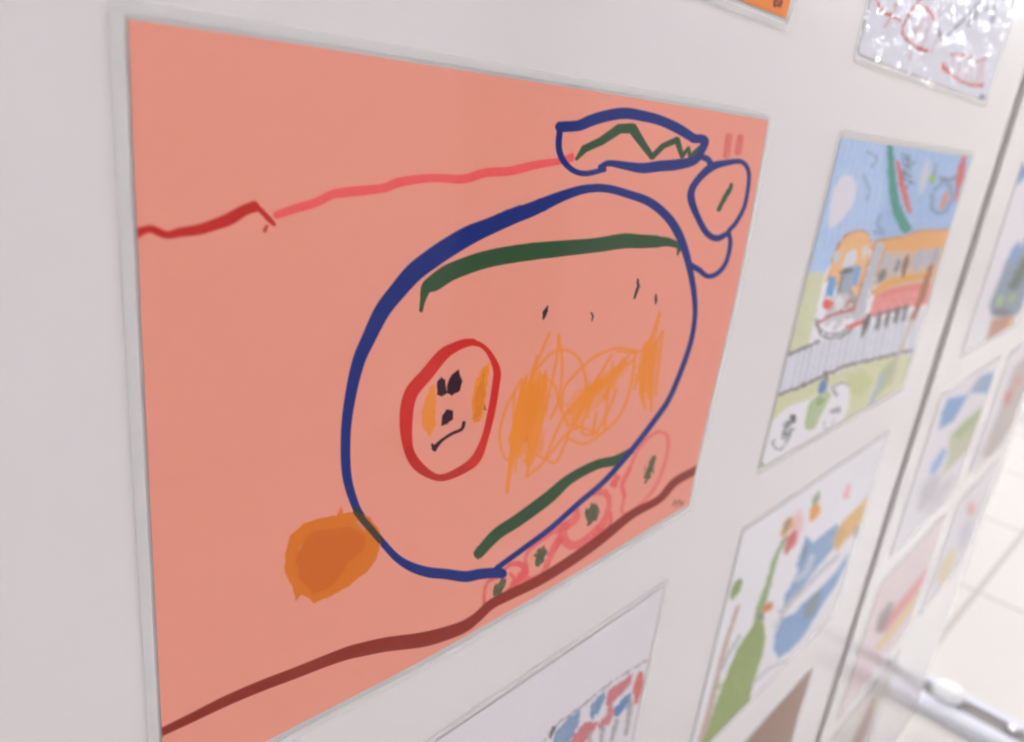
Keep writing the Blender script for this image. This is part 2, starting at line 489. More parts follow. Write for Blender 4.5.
# ------------------------------------------------------------------ the pink drawing
top = [(128.2, 19.3), (260, 38.5), (400, 60.5), (583, 89.8), (690, 107.2), (768.4, 120.2)]
right = [(768.4, 120.2), (754, 200), (736.8, 290), (716, 380), (706.8, 420), (696, 468.5), (688.8, 504)]
left = [(128.2, 19.3), (132.5, 130), (138, 250), (149, 480), (162.4, 742), (165.5, 797)]
bottom = [(165.5, 797), (264.7, 742), (340, 703), (420, 661.5), (490, 622), (559.5, 582.7), (625, 543), (688.8, 504)]
def edge(pts, n):
    p = smooth_line(pts, 12); x, z = at(p[:, 0], p[:, 1])
    d = np.r_[0, np.cumsum(np.hypot(np.diff(x), np.diff(z)))]; t = np.linspace(0, d[-1], n)
    return np.interp(t, d, x), np.interp(t, d, z)
def coons(nu, nv):
    T, B_, L, R_ = edge(top, nu), edge(bottom, nu), edge(left, nv), edge(right, nv)
    u = np.linspace(0, 1, nu)[None]; v = np.linspace(0, 1, nv)[:, None]
    out = []
    for k in (0, 1):
        out.append((1 - v) * T[k][None] + v * B_[k][None] + (1 - u) * L[k][:, None] + u * R_[k][:, None]
                   - ((1 - u) * (1 - v) * T[k][0] + u * (1 - v) * T[k][-1] + (1 - u) * v * B_[k][0] + u * v * B_[k][-1]))
    return out
X, Z = coons(880, 620)
S = Sheet(X, Z, (241, 158, 140)); S.ws = 1.15
BL = (16, 42, 124); GR = (48, 82, 52); RD = (202, 38, 34); PK = (246, 96, 98); OR = (244, 144, 46); DK = (58, 24, 42)
# ears of corn-like pink rings along the bottom
c8 = lambda p: zz(470, 420, 3.708, p)
pc = (236, 92, 98)
S.stroke(c8([(700, 42), (733, 62), (728, 140), (692, 238), (645, 300), (592, 345), (563, 338), (572, 280), (566, 240), (592, 180), (622, 112), (665, 62), (700, 42)]), pc, 3., alpha=.75, grain=.3)
S.stroke(c8([(592, 180), (565, 240), (572, 280)]), pc, 4.5, alpha=.6, grain=.3)
S.stroke(c8([(545, 212, 6), (532, 240, 6)]), pc, smooth=False, grain=.2, wob=2)
S.stroke(c8([(462, 270, 6), (500, 268, 6), (516, 310, 5), (500, 370, 6), (455, 430, 9), (405, 462, 8), (368, 462, 8), (345, 430, 8), (352, 398, 7), (388, 368, 7), (395, 335, 5)]), pc, alpha=.9, grain=.25, wob=1.5)
S.stroke(c8([(522, 345), (520, 385), (495, 412), (470, 400)]), pc, 3.2, grain=.3)
S.stroke(c8([(460, 425), (510, 412), (540, 395)]), pc, 3.2, grain=.3, alpha=.8)
S.stroke(c8([(352, 392, 7), (318, 410, 5), (250, 455, 4), (208, 505, 3), (205, 560, 7), (190, 585, 8), (235, 592, 6), (275, 560, 5), (300, 500, 5), (340, 440, 5)]), pc, alpha=.9, grain=.25, wob=1.5)
S.stroke(c8([(300, 480), (330, 430), (322, 470), (290, 500)]), pc, 3, grain=.3)
S.stroke(c8([(125, 555, 3), (160, 533, 4), (195, 540, 6), (200, 570, 6), (165, 610, 5), (140, 635, 4)]), pc, grain=.2, wob=1)
S.stroke(c8([(150, 570, 3), (165, 590, 4), (155, 610, 3)]), pc, grain=.2)
S.stroke(c8([(52, 685, 3), (55, 630, 3), (70, 598, 3), (112, 582, 2.5)]), pc, grain=.3)
for a, b_, w_ in (((682, 135), (652, 225), 6.5), ((466, 305), (440, 385), 11), ((272, 472), (252, 535), 10), ((128, 592), (92, 648), 9)):
    a, b_ = c8([a])[0], c8([b_])[0]; mx_, my_ = (a[0] + b_[0]) / 2, (a[1] + b_[1]) / 2
    S.stroke([(a[0], a[1], 2), (mx_, my_, w_), (b_[0], b_[1], 2.5)], GR, grain=.15, wob=4, seed=int(w_ * 10))
# brown ground line
S.stroke([(160, 733, 7), (190.6, 718.3, 8), (226, 701, 9), (261, 686, 9.5), (296.5, 672.5, 9.7), (323, 662, 10), (345, 654, 11), (360, 650, 12), (386.7, 644.4, 12.5), (421, 640, 13), (445, 633.7, 12),
          (464, 626.5, 10.5), (478, 616.5, 8.5), (491, 604.5, 8.5), (510, 594.5, 9), (537.4, 581.3, 9), (559, 568.3, 9), (583.3, 552, 9), (604.8, 536, 8.5), (631.8, 514.4, 7.5), (658.8, 499.6, 6.5), (675, 482, 7), (698, 469, 7)],
         (146, 42, 28), grain=.08)
# red and rose line at the upper left
S.stroke([(136, 233.5, 9), (145.4, 229.8, 7), (152.2, 229.2, 7), (159, 232.3, 7), (167.9, 235, 7), (180.5, 232.3, 8.5), (198, 229.8, 9.5), (213.8, 225, 10), (229.4, 219, 11), (243, 211, 10), (254, 206.5, 9.5)], RD, grain=.08)
S.stroke([(253.4, 204, 5), (262.6, 212.2, 5), (268, 218, 5), (274.3, 224.5, 3.2)], RD, smooth=False, wob=.8)
S.stroke([(253.4, 202, 2), (254, 208, 8)], RD, smooth=False)
S.stroke([(267, 226, 2.5), (264.8, 230.5, 3.5)], RD, smooth=False)
S.stroke([(277, 215, 7), (297.5, 208, 8), (316, 202.5, 8), (332, 194.7, 8), (347.5, 192, 9), (382, 188.4, 8), (400.6, 182, 8.5), (432, 178, 7.5), (463, 179, 8), (485, 172.8, 8), (510, 171, 8), (535, 165, 7.5), (560, 161, 6), (571, 157, 6)], PK, grain=.05)
S.fill([(566, 160), (573, 151), (574, 161), (566, 164)], PK)
for a, b_ in (((738, 142), (728, 216)), ((782, 147), (773, 202))):
    S.stroke([(x, y, 6.2) for x, y in zz(540, 100, 3.905, [a, b_])], (226, 98, 104), smooth=False, grain=.3, soft=1)
# green zigzag, arcs
S.ws = 1.3
S.stroke([(576.5, 159, 2.5), (584.8, 148.7, 6), (601.5, 141, 6.5), (619.4, 128.7, 7.5), (632.2, 128.2, 8), (642.4, 143.5, 6), (652, 157, 4.5), (663, 146, 4.5), (677, 139.9, 5), (682, 156.3, 3.5), (688.5, 148, 2.8), (690, 156.5, 3.2), (700, 148, 4)], GR, smooth=False, grain=.1)
S.ws = 1.13
S.stroke([(421, 310.4, 3.5), (422.7, 300.7, 5), (426.5, 288, 10), (434, 283, 14.5), (447, 274, 15.5), (459, 268.5, 15.5), (481, 260.8, 15.5), (502.4, 256, 15.5), (530, 251.8, 15.5), (563, 248.3, 14.3), (595.5, 245.2, 13), (623.5, 241, 13.5), (640.8, 241.4, 12.3), (656, 241.4, 11)], GR, grain=.1)
S.stroke([(655, 242, 10), (668, 242, 8), (678.5, 246.5, 5), (677.6, 255, 1.5)], GR, grain=.1)
S.stroke([(478.5, 553.5, 9), (497, 534, 10.5), (518.5, 519.8, 11), (548, 498, 11), (569.8, 479, 9), (596.7, 464.8, 8.5), (615.6, 460.4, 8.5), (631, 451, 5.5)], GR, grain=.12)
S.fill([(476.7, 546.7), (484, 549), (478, 560), (476.9, 559)], GR)
# the big blue body outline
S.stroke([(541.6, 205, 12), (563, 195.8, 9.5), (584.7, 189.2, 8), (606, 188.4, 7.5), (627.8, 194, 7.5), (649.4, 202, 8), (666.6, 216, 8), (677.4, 231.5, 8), (685, 250.5, 7), (690.4, 272, 5.8), (694.3, 295.8, 5), (694.6, 320, 4.4), (688.5, 350, 4.6), (671, 395, 4.8), (655.5, 419, 5), (631.8, 449.9, 5), (604.8, 480.7, 5), (577.9, 504, 5), (551, 528, 5), (524, 548.3, 5), (497, 568, 5)], BL, grain=.06)
S.stroke([(541.6, 205, 12), (530, 210, 13), (513, 216.3, 14), (489.5, 226.3, 15), (470, 234.8, 17), (450.7, 246, 17.5), (433.4, 257.5, 17.5), (414, 272.5, 17), (396.8, 292, 15.5), (382, 311.3, 14.5), (368.8, 338, 12.8), (358.4, 362, 11.5), (350.3, 397, 10), (345.8, 433, 9), (346.6, 473.7, 8.5), (354, 502, 7.5), (361.5, 516.6, 7), (372.5, 531, 7), (384.7, 545, 6.5), (397, 558, 7), (411.6, 567, 8.5), (428.7, 572.3, 9.5), (445.8, 574, 9.5), (465.3, 576.5, 10), (480, 574, 9.5), (497, 572.8, 9.5), (502, 573.5, 9)], BL, grain=.06)
S.stroke([(492, 219.5, 3), (505, 212.5, 3), (520, 207, 3)], BL, wob=2.5, grain=.3)
# blue head with green hair, ear and arm
S.ws = 1.3
z3 = lambda p: zz(540, 100, 3.905, p)
S.stroke(z3([(80, 105, 8.5), (150, 100, 8.5), (200, 80, 9), (260, 62, 9), (330, 52, 9), (400, 62, 8.5), (470, 80, 8), (540, 112, 8), (600, 150, 7)]), BL, grain=.06)
S.stroke(z3([(600, 150, 7), (642, 158, 7), (628, 205, 5.5), (598, 238, 7), (530, 253, 8.5), (470, 258, 8.5), (400, 266, 8), (330, 256, 6.5), (270, 247, 5), (237, 262, 4.5)]), BL, grain=.06)
S.stroke(z3([(80, 100, 5), (73, 180, 5), (90, 235, 5), (130, 275, 4.5), (180, 287, 4.5), (250, 272, 4)]), BL, grain=.06)
S.stroke(z3([(632, 222, 5), (655, 232, 5), (668, 252, 5)]), BL, grain=.06)
S.stroke(z3([(740, 508, 3.5), (768, 475, 3.5), (800, 410, 3.2), (816, 310, 3.2), (808, 262, 3.6), (780, 240, 4), (720, 247, 5), (670, 262, 6.5), (622, 305, 5.5), (593, 350, 5.5), (592, 395, 6), (617, 460, 5), (650, 518, 5), (690, 540, 5), (735, 520, 4)]), BL, grain=.06)
S.stroke(z3([(736, 515, 3.5), (743, 560, 3.5), (728, 630, 3.5), (695, 675, 3.8), (655, 688, 4), (620, 663, 4.5), (588, 645, 5)]), BL, grain=.06)
S.stroke(z3([(750, 330, 2), (725, 375, 4.5), (699, 428, 2.5)]), GR, wob=2, grain=.1)
S.ws = 1.1
# little black specks
z5 = lambda p: zz(520, 175, 4.637, p)
for p in ([(129, 608, 1.2), (116, 635, 4.2), (108, 668, 1.5)], [(331, 640, 1.8), (338, 655, 1.8), (333, 678, 1.5)], [(547, 485, 2.2), (549, 515, 3), (532, 570, 1.6)], [(632, 557, 1.6), (630, 575, 2.4), (629, 597, 1.6)], [(104, 640, 1), (125, 630, 2)]):
    S.stroke(z5(p), (52, 42, 50), smooth=False, soft=.6, wob=1)
# face: red ring, cheeks, eyes, nose and mouth
zf = lambda p: zz(390, 330, 4.637, p)
S.stroke(zf([(385, 56, 6.5), (345, 62, 8), (300, 80, 9), (245, 115, 11), (170, 205, 12), (95, 300, 12.5), (74, 430, 12), (88, 560, 9), (130, 630, 9.5), (200, 678, 6.5), (258, 682, 6.5), (340, 645, 8), (400, 595, 9), (440, 500, 6.7), (470, 380, 7), (490, 260, 7), (495, 185, 7), (462, 110, 5), (425, 72, 4.5), (385, 58, 6)]), (214, 46, 40), grain=.06)
S.stroke(zf([(88, 560, 8), (130, 630, 9), (200, 678, 6), (258, 682, 6), (340, 645, 7)]), (184, 44, 44), alpha=.6, soft=1)
S.fill(zf([(205, 250), (215, 300), (208, 440), (185, 497), (160, 465), (150, 430), (143, 385), (165, 315), (190, 262)]), OR, wob=3, grain=.15)
S.fill(zf([(467, 143), (450, 260), (438, 360), (418, 420), (385, 437), (378, 325), (400, 225), (428, 182)]), OR, wob=2, grain=.12)
S.fill(zf([(435, 205), (440, 300), (415, 400), (392, 415), (395, 300)]), (218, 118, 44), alpha=.5, wob=2)
S.fill(zf([(220, 240), (240, 214), (257, 232), (264, 290), (240, 312), (217, 300)]), DK, wob=1.5)
S.fill(zf([(262, 250), (285, 208), (318, 184), (336, 240), (325, 280), (288, 308), (263, 292)]), DK, wob=1.5)
S.fill(zf([(238, 443), (245, 395), (260, 368), (290, 375), (292, 415), (265, 435)]), DK, wob=1.5)
S.stroke(zf([(205, 548, 5), (240, 512, 3), (285, 482, 3), (332, 460, 3), (343, 430, 3.4)]), DK)
S.stroke(zf([(196, 532, 2.5), (208, 556, 3)]), DK, smooth=False)
for x, y in ((440, 355), (444, 368), (437, 366)): S.dot(390 + x / 4.637, 330 + y / 4.637, .6, DK)
# orange scribble
z7 = lambda p: zz(490, 300, 3.71, p)
S.fill(z7([(160, 262), (205, 275), (222, 330), (205, 450), (195, 560), (140, 640), (118, 570), (75, 600), (95, 440), (120, 330)]), OR, alpha=.8, wob=5, grain=.35, soft=1.2)
S.fill(z7([(145, 300), (185, 330), (170, 450), (140, 530), (105, 520), (118, 400)]), (230, 120, 30), alpha=.75, wob=5, soft=2)
S.fill(z7([(272, 405), (330, 330), (400, 285), (480, 235), (530, 220), (490, 285), (430, 370), (385, 410), (320, 480), (285, 450)]), OR, alpha=.75, wob=6, grain=.5, soft=1.5)
S.fill(z7([(590, 150), (632, 165), (618, 290), (600, 380), (572, 350), (540, 300), (558, 210)]), OR, alpha=.8, wob=6, grain=.4, soft=1.3)
rs = random.Random(11)
def scrib(p, w_=2.9, a=.9): S.stroke(z7(p), OR, w_, alpha=a, grain=.25, seed=rs.randrange(99))
for p in ([(220, 124), (165, 260), (120, 420), (85, 590), (64, 712)], [(255, 130), (243, 240), (200, 420), (160, 560), (135, 655)], [(255, 130), (268, 240), (255, 370), (225, 440)],
          [(175, 208), (150, 290), (110, 430), (70, 640), (64, 712)], [(118, 295), (60, 400), (36, 500), (52, 580), (90, 605)], [(170, 262), (225, 200), (280, 186), (330, 220), (356, 300), (352, 390), (300, 480), (248, 598), (205, 590), (160, 568)],
          [(195, 280), (240, 320), (262, 400), (290, 470)], [(265, 410), (275, 330), (330, 260), (400, 205), (480, 178), (540, 190)], [(540, 190), (520, 330), (480, 430), (420, 490), (350, 533), (290, 515)],
          [(530, 190), (400, 330), (340, 480), (385, 495), (430, 430), (470, 330)], [(138, 655), (200, 600), (280, 500), (330, 470)], [(205, 590), (250, 480), (300, 400), (380, 320), (450, 205)],
          [(395, 415), (380, 500)], [(440, 300), (425, 480)], [(300, 460), (400, 495)], [(630, 48), (590, 170), (565, 300), (575, 400)], [(630, 48), (612, 130), (598, 260), (598, 410)], [(640, 118), (630, 200), (615, 350)],
          [(470, 190), (560, 190), (600, 140)], [(640, 120), (560, 260), (535, 330)], [(90, 350), (88, 450), (100, 560)]):
    scrib(p)
for k in range(26):
    t = rs.random(); x0_ = 120 + 90 * t + rs.uniform(-10, 10); y0_ = 300 - 20 * t + rs.uniform(-20, 50)
    x1_ = x0_ - rs.uniform(35, 75); y1_ = y0_ + rs.uniform(200, 310)
    scrib([(x0_, y0_), ((x0_ + x1_) / 2 + rs.uniform(-8, 8), (y0_ + y1_) / 2), (max(72, x1_), min(y1_, 640))], 2.6, .8)
for k in range(22):
    t = rs.random(); x0_ = 300 + 190 * t; y0_ = 400 - 150 * t + rs.uniform(-10, 10)
    scrib([(x0_ + rs.uniform(10, 50), y0_ - rs.uniform(20, 60)), (x0_, y0_), (x0_ - rs.uniform(20, 45), y0_ + rs.uniform(40, 90))], 2.5, .75)
for k in range(16):
    x0_ = 575 + rs.uniform(-10, 55); y0_ = 150 + rs.uniform(0, 40)
    scrib([(x0_, y0_), (x0_ - 12 + rs.uniform(-8, 8), y0_ + 90), (x0_ - 22 + rs.uniform(-5, 12), y0_ + rs.uniform(140, 210))], 2.5, .8)
# orange sun
zs = lambda p: zz(270, 480, 4.096, p)
S.fill(zs([(210, 152), (270, 147), (292, 108), (303, 136), (350, 127), (410, 155), (450, 208), (455, 262), (438, 320), (395, 380), (330, 430), (250, 478), (182, 505), (152, 478), (130, 472), (104, 497), (92, 440), (62, 380), (60, 300), (85, 225), (140, 178)]), (226, 122, 30), wob=1.5)
S.fill(zs([(175, 205), (250, 200), (330, 190), (395, 235), (390, 290), (320, 340), (265, 430), (180, 470), (120, 400), (105, 320), (140, 240)]), (214, 104, 26), alpha=.8, wob=3, soft=1.2)
S.fill(zs([(345, 172), (372, 168), (396, 195), (385, 210)]), (226, 140, 118), alpha=.8)
S.stroke(zs([(132, 262, 1.2), (118, 290, 2)]), (226, 150, 110), smooth=False, alpha=.5)
S.stroke(zs([(355, 130, 6.5), (385, 168, 6.7), (420, 208, 6.7), (452, 248, 6)]), (36, 48, 46), alpha=.93)
S.stroke([(673, 505.5, 1.3), (675, 500.5, 1.3), (677, 504, 1.3), (679.5, 500, 1.3), (681, 504.2, 1.3), (683.5, 501.5, 1.3)], (110, 70, 62), smooth=False, alpha=.75, soft=.8)
S.stroke([(675, 507, 1.1), (683, 504.5, 1.1)], (120, 80, 70), smooth=False, alpha=.5)
pink_out = []
def band(pts, t):          # pouch edge: the paper's edge pushed outwards
    x, z = edge(pts, 30); dx, dz = np.gradient(x), np.gradient(z); L = np.hypot(dx, dz)
    return list(zip(x + dz / L * t * -1, z - dx / L * t * -1))
T = [(x, z + .0037) for x, z in zip(*edge(top, 24))]; R_ = [(x + .0035, z) for x, z in zip(*edge(right, 24))]
B_ = [(x, z - .0048) for x, z in zip(*edge(bottom, 24))][::-1]; L_ = [(x - .0038, z) for x, z in zip(*edge(left, 24))][::-1]
pink_out = (T[1:-1] + [(T[-1][0] + .0015, T[-1][1] - .0003), (R_[0][0] - .0002, R_[0][1] + .002)] + R_[1:-1] + [(R_[-1][0], R_[-1][1] - .0032), (B_[0][0] + .0018, B_[0][1])] + B_[1:-1]
            + [(B_[-1][0] - .002, B_[-1][1]), (L_[0][0], L_[0][1] - .003)] + L_[1:-1] + [(L_[-1][0] + .0001, L_[-1][1] + .003), (T[0][0] - .0025, T[0][1])])
mount(S, 'pink drawing of a big blue round body with a small red ringed face', 'drawing', GROUP, outline=pink_out[::-1])

# ------------------------------------------------------------------ the tram drawing
W = (238, 236, 243)
S = flat_sheet(.391, -.003, W, .0006)
t1 = lambda p: zz(780, 130, 4.64, p); t4 = lambda p: zz(800, 220, 6.18, p); t5 = lambda p: zz(760, 330, 4.947, p); t6 = lambda p: zz(750, 280, 3.71, p)
S.fill([(836, 128), (975, 150), (952, 235), (930, 236), (905, 238), (875, 243), (868, 234), (858, 233), (845, 240), (832, 262), (825, 273), (800, 273)], (168, 198, 242), grain=.25, seed=4)
S.fill([(885, 140), (972, 155), (950, 234), (905, 238), (878, 243), (874, 230), (884, 200)], (128, 166, 214), alpha=.7, grain=.55, seed=8, soft=3)
for k in range(9):
    x0_ = 835 + k * 6; S.stroke([(x0_ + 12, 140), (x0_, 190), (x0_ - 12, 250)], (130, 160, 205), 3, alpha=.22, grain=.6, seed=k)
S.fill(t1([(300, 205), (345, 225), (352, 290), (325, 370), (245, 450), (225, 430), (232, 350), (255, 260)]), (226, 222, 236), soft=2, smooth=True)
S.stroke(t1([(405, 100), (450, 130), (430, 170)]), (135, 150, 185), 2.2, alpha=.7)
S.stroke(t1([(385, 210), (415, 280), (400, 330)]), (120, 145, 185), 3, alpha=.6, grain=.4)
S.stroke(t1([(465, 400), (450, 440), (480, 480), (430, 470)]), (120, 140, 175), 4, alpha=.6, grain=.4)
S.stroke([(890, 146, 6), (891.5, 170, 7), (893.5, 195, 8.5), (898, 213, 10), (906, 228, 11)], (62, 150, 138), grain=.1)
S.stroke([(897.5, 163, 4), (901, 180, 6), (906, 200, 6.5), (909.5, 211, 4)], (214, 106, 108), grain=.1)
for k in range(14):
    S.stroke([(904 + rs.uniform(-3, 4), 154 + k * 2.3), (909 + rs.uniform(-2, 5), 157 + k * 2.3)], (86, 92, 98), 2.2, alpha=.7, grain=.3, smooth=False)
S.stroke([(927, 165, 7), (922, 188, 9)], (206, 206, 220), alpha=.9, soft=2, smooth=False)
S.stroke([(936, 166, 3), (932, 182, 5)], (130, 125, 130), alpha=.7, grain=.3, smooth=False)
S.dot(932, 179, 3, (150, 195, 95))
S.stroke([(934, 190), (945, 182), (952, 195), (944, 212), (933, 210), (932, 196)], (96, 124, 172), 5, alpha=.75, grain=.4)
S.stroke([(947, 193, 4), (942, 207, 5)], (214, 142, 108), smooth=False)
S.stroke([(941, 178), (950, 180), (957, 176)], (80, 92, 112), 4, alpha=.7, grain=.3)
S.stroke([(963.5, 160, 7.5), (956, 197, 5)], (206, 92, 96), smooth=False, grain=.1)
S.fill([(800, 272), (825, 273), (818, 305), (811, 333), (809, 346), (789, 354), (780, 360)], (210, 214, 172), grain=.15)
# bridge and meadow
S.fill([(775, 360), (809, 346), (860, 328), (935, 305), (925, 350), (870, 359), (840, 369), (772, 398)], (222, 222, 234))
for k in range(20):
    x0_ = 800 + 6.2 * k; S.stroke([(x0_, 350 - .36 * (x0_ - 800)), (x0_ - 9, 389 - .30 * (x0_ - 800))], (165, 165, 178), 1.6 + (k % 3), alpha=.4, grain=.2, smooth=False)
S.fill([(772, 398), (825, 377), (870, 361), (925, 352), (905, 385), (881, 415), (860, 425), (830, 440), (790, 462), (757, 470)], (212, 215, 168), grain=.15)
S.fill(t5([(430, 220), (520, 200), (560, 260), (500, 330), (440, 310)]), (190, 200, 120), alpha=.6, soft=3, grain=.2)
S.fill(t5([(600, 200), (690, 120), (640, 260), (560, 350)]), (158, 182, 128), alpha=.8, soft=2, grain=.2)
S.fill(t5([(30, 490), (70, 440), (150, 375), (250, 340), (350, 275), (430, 265), (445, 300), (430, 400), (380, 480), (300, 520), (120, 620), (10, 680)]), W, soft=1.2, smooth=True)
S.stroke(t5([(350, 290), (400, 262), (440, 275)]), (150, 140, 145), 2.4, alpha=.7)
S.fill(t5([(250, 350), (310, 300), (355, 305), (350, 330), (300, 420), (270, 490), (225, 495), (222, 450), (232, 400)]), (164, 188, 116), grain=.3, wob=2)
S.stroke(t5([(300, 340), (290, 370)]), (128, 156, 80), 6, alpha=.6, smooth=False)
S.stroke(t5([(320, 250, 4), (312, 280, 8), (300, 305, 5)]), (104, 136, 188), grain=.1)
S.stroke(t5([(325, 212), (330, 240)]), (92, 92, 102), 4.5, smooth=False)
S.stroke(t5([(75, 545), (62, 560), (85, 590), (115, 580), (150, 520)]), (160, 160, 162), 2)
for k in range(9): S.stroke(t5([(150 + rs.uniform(-8, 20), 440 + k * 10), (115 + rs.uniform(-10, 20), 460 + k * 10)]), (112, 114, 118), 2.4, alpha=.7, smooth=False)
S.stroke(t5([(165, 425), (165, 450)]), (96, 96, 100), 5, smooth=False)
S.stroke(t5([(350, 405, 3), (385, 395, 7)]), (130, 126, 132), smooth=False, alpha=.8, grain=.2)
S.stroke(t5([(365, 300), (375, 320)]), (126, 122, 130), 4, smooth=False, alpha=.7)
S.stroke(t5([(320, 460), (320, 490), (350, 480), (370, 440)]), (178, 176, 180), 2, alpha=.8)
S.stroke(t5([(390, 475, 6), (470, 430, 5), (530, 400, 4), (590, 260, 3), (610, 210, 2.5)]), (176, 186, 214), grain=.1)
S.dot(761.5, 465, 2.4, (140, 184, 96))
S.stroke([(787, 355), (809, 346), (818, 341)], (146, 140, 142), 3.2, grain=.1)
S.stroke([(779, 394.7), (802.5, 385.6), (824.7, 375.5), (845, 366.4), (873, 359.3), (911.6, 350.5)], (146, 136, 140), 3.6, grain=.1)
# tram front
S.fill([(858, 230), (867, 232.5), (870.5, 240), (869, 262), (862, 294), (852, 296), (845, 291), (825, 281), (832, 262), (839, 244), (848, 233)], (242, 178, 100), grain=.2)
S.stroke([(832, 262), (839, 244), (848, 233.5), (858, 230.5), (867, 232.5), (870.5, 240)], (206, 130, 80), 1.6, alpha=.8)
S.stroke([(838, 253, 6), (835, 262, 6)], (218, 206, 208), smooth=False)
S.fill([(845, 255), (852, 250), (857, 253), (854, 266), (849, 270), (842, 268)], (222, 220, 228), smooth=True)
S.stroke([(866, 248, 5), (864, 256, 5)], (222, 214, 216), smooth=False)
S.fill([(843, 268), (855, 265), (850, 290), (848, 297), (836, 296)], (160, 172, 190), soft=1.2)
S.stroke([(842, 272), (851, 270)], (104, 102, 106), 5, alpha=.85)
S.stroke([(842, 277), (839, 290)], (134, 134, 138), 4, alpha=.8)
S.fill([(829, 276), (837, 277), (833, 296), (825, 297)], (112, 166, 220))
S.fill([(855, 265), (862, 266.5), (857, 286), (850, 287)], (124, 172, 224))
S.fill([(833, 296), (850, 292), (866, 294), (856, 318), (822, 322)], (206, 200, 204), soft=1.5)
S.stroke([(840, 298, 6), (838, 307, 8)], (226, 224, 230), smooth=False)
S.stroke([(828, 303, 9), (827, 307, 9)], (232, 100, 90), soft=1.2, smooth=False)
S.stroke([(846, 306), (851, 300), (854, 306), (848, 310)], (190, 120, 118), 2.6)
S.stroke([(851, 292, 6), (854, 302, 6)], (140, 130, 134), alpha=.7, grain=.3, smooth=False)
S.stroke([(819, 322), (831, 316), (842, 312), (856, 309)], (188, 92, 104), 3)
for dy in (0, 4): S.stroke([(816, 320 + dy), (822, 331 + dy), (833, 334 + dy), (846, 330 + dy), (856, 321 + dy)], (138, 134, 138), 3, grain=.2)
S.stroke([(826, 325), (834, 318), (841, 322), (834, 328)], (206, 204, 210), 4)
# tram side
S.fill([(871, 243), (881, 239.5), (903.5, 236), (919.7, 230.5), (950, 229), (941, 262), (934, 288), (905, 291), (876, 298)], (214, 176, 140), grain=.2)
S.fill([(871, 243), (881, 239.5), (903.5, 236), (919.7, 230.3), (950, 229.5), (945, 248), (913, 251), (884, 251), (870, 249)], (238, 166, 84), grain=.2)
S.stroke([(871, 242), (882, 239.5), (903.5, 235.8), (919, 230.5), (948, 229.8)], (190, 128, 90), 1.5, alpha=.8)
S.stroke([(874, 293, 5), (889, 284, 7), (905, 278.5, 7), (928, 275, 8)], (232, 168, 82), grain=.1)
for a, b_, w_, c_ in (((889, 256), (885, 270), 6, (186, 190, 206)), ((899, 258), (894, 274), 7, (186, 186, 200)), ((907, 258), (903, 274), 5, (136, 106, 84)), ((913, 255), (911, 266), 4, (206, 176, 166)),
                      ((920, 252), (916, 270), 6, (178, 182, 202)), ((928, 252), (924, 268), 6, (188, 186, 202)), ((937, 250), (932, 266), 6, (170, 172, 190)), ((884, 272), (880, 280), 7, (128, 124, 132)), ((899, 262), (896, 270), 3, (116, 114, 120))):
    S.stroke([a + (w_,), b_ + (w_,)], c_, smooth=False, soft=1.2)
S.fill([(874, 295), (890.6, 288), (923, 282), (934, 287), (929, 304), (913, 306.5), (890, 312.5), (868.5, 317)], (234, 116, 110), grain=.2)
S.fill([(922, 283), (934, 284), (929, 305), (919, 306)], (232, 146, 136), alpha=.5, soft=1.5)
S.stroke([(849, 327, 5), (858, 323, 5), (869, 318, 5)], (222, 102, 98))
S.stroke([(880, 246, 8.5), (868, 280, 8.5), (857, 317, 8)], (194, 194, 206), smooth=False)
S.stroke([(874, 245), (862, 283), (853, 312)], (186, 122, 92), 2, alpha=.8, smooth=False)
S.stroke([(885, 250), (872, 288), (862, 318)], (170, 150, 150), 1.6, alpha=.7, smooth=False)
for a, b_, w_ in (((868, 317), (863, 334), 6.5), ((880, 314), (877, 328), 5.5), ((889, 312), (886, 325), 5.5), ((898, 309), (895, 322), 5.5), ((906, 307), (903, 319), 5)):
    S.stroke([a + (w_,), b_ + (w_ * .8,)], (92, 92, 100) if w_ > 6 else (116, 112, 120), smooth=False, soft=1.3, grain=.1)
S.stroke([(872, 316), (890, 312), (908, 307)], (130, 76, 100), 2.4, alpha=.7)
S.stroke([(931.5, 266, 5.5), (922, 296, 6), (912, 320, 5)], (176, 106, 66), smooth=False)
S.stroke([(912, 320, 3.5), (900, 352, 3), (890, 384, 2.5)], (206, 184, 172), smooth=False, alpha=.9)
mount(S, 'laminated drawing of a yellow and red tram crossing a bridge', 'drawing', GROUP)

# ------------------------------------------------------------------ the blue bird drawing
S = flat_sheet(.389, -.262, W, .0008, h=.207)
b1 = lambda p: zz(720, 470, 4.947, p); b2 = lambda p: zz(680, 600, 5.228, p)
S.stroke([(738, 606, 3), (724, 650, 5), (712, 700, 6), (702, 742, 8), (696, 770, 8)], (196, 168, 156), alpha=.9, soft=1.5)
S.stroke([(739.5, 582, 7), (733, 596, 8)], (148, 172, 112), smooth=False, grain=.1, soft=1.2)
S.stroke([(786, 536, 3.5), (776, 557, 5), (768.5, 583, 6), (762, 604, 8), (758, 622, 9)], (152, 176, 120), grain=.1, soft=1.2)
S.fill(b2([(405, 95), (440, 130), (447, 200), (430, 290), (405, 370), (372, 480), (365, 548), (260, 640), (165, 742), (120, 800), (95, 800), (120, 742), (180, 560), (250, 370), (300, 250), (350, 180)]), (152, 170, 100), grain=.12, wob=2, soft=1.2)
for k in range(14): S.dot(725 + rs.uniform(-8, 22), 700 + rs.uniform(-35, 25), rs.uniform(1.5, 4), (158, 176, 108), alpha=.5, soft=1.5)
S.stroke([(771, 604, 6), (764, 611, 7)], (216, 138, 96), smooth=False, soft=1.2)
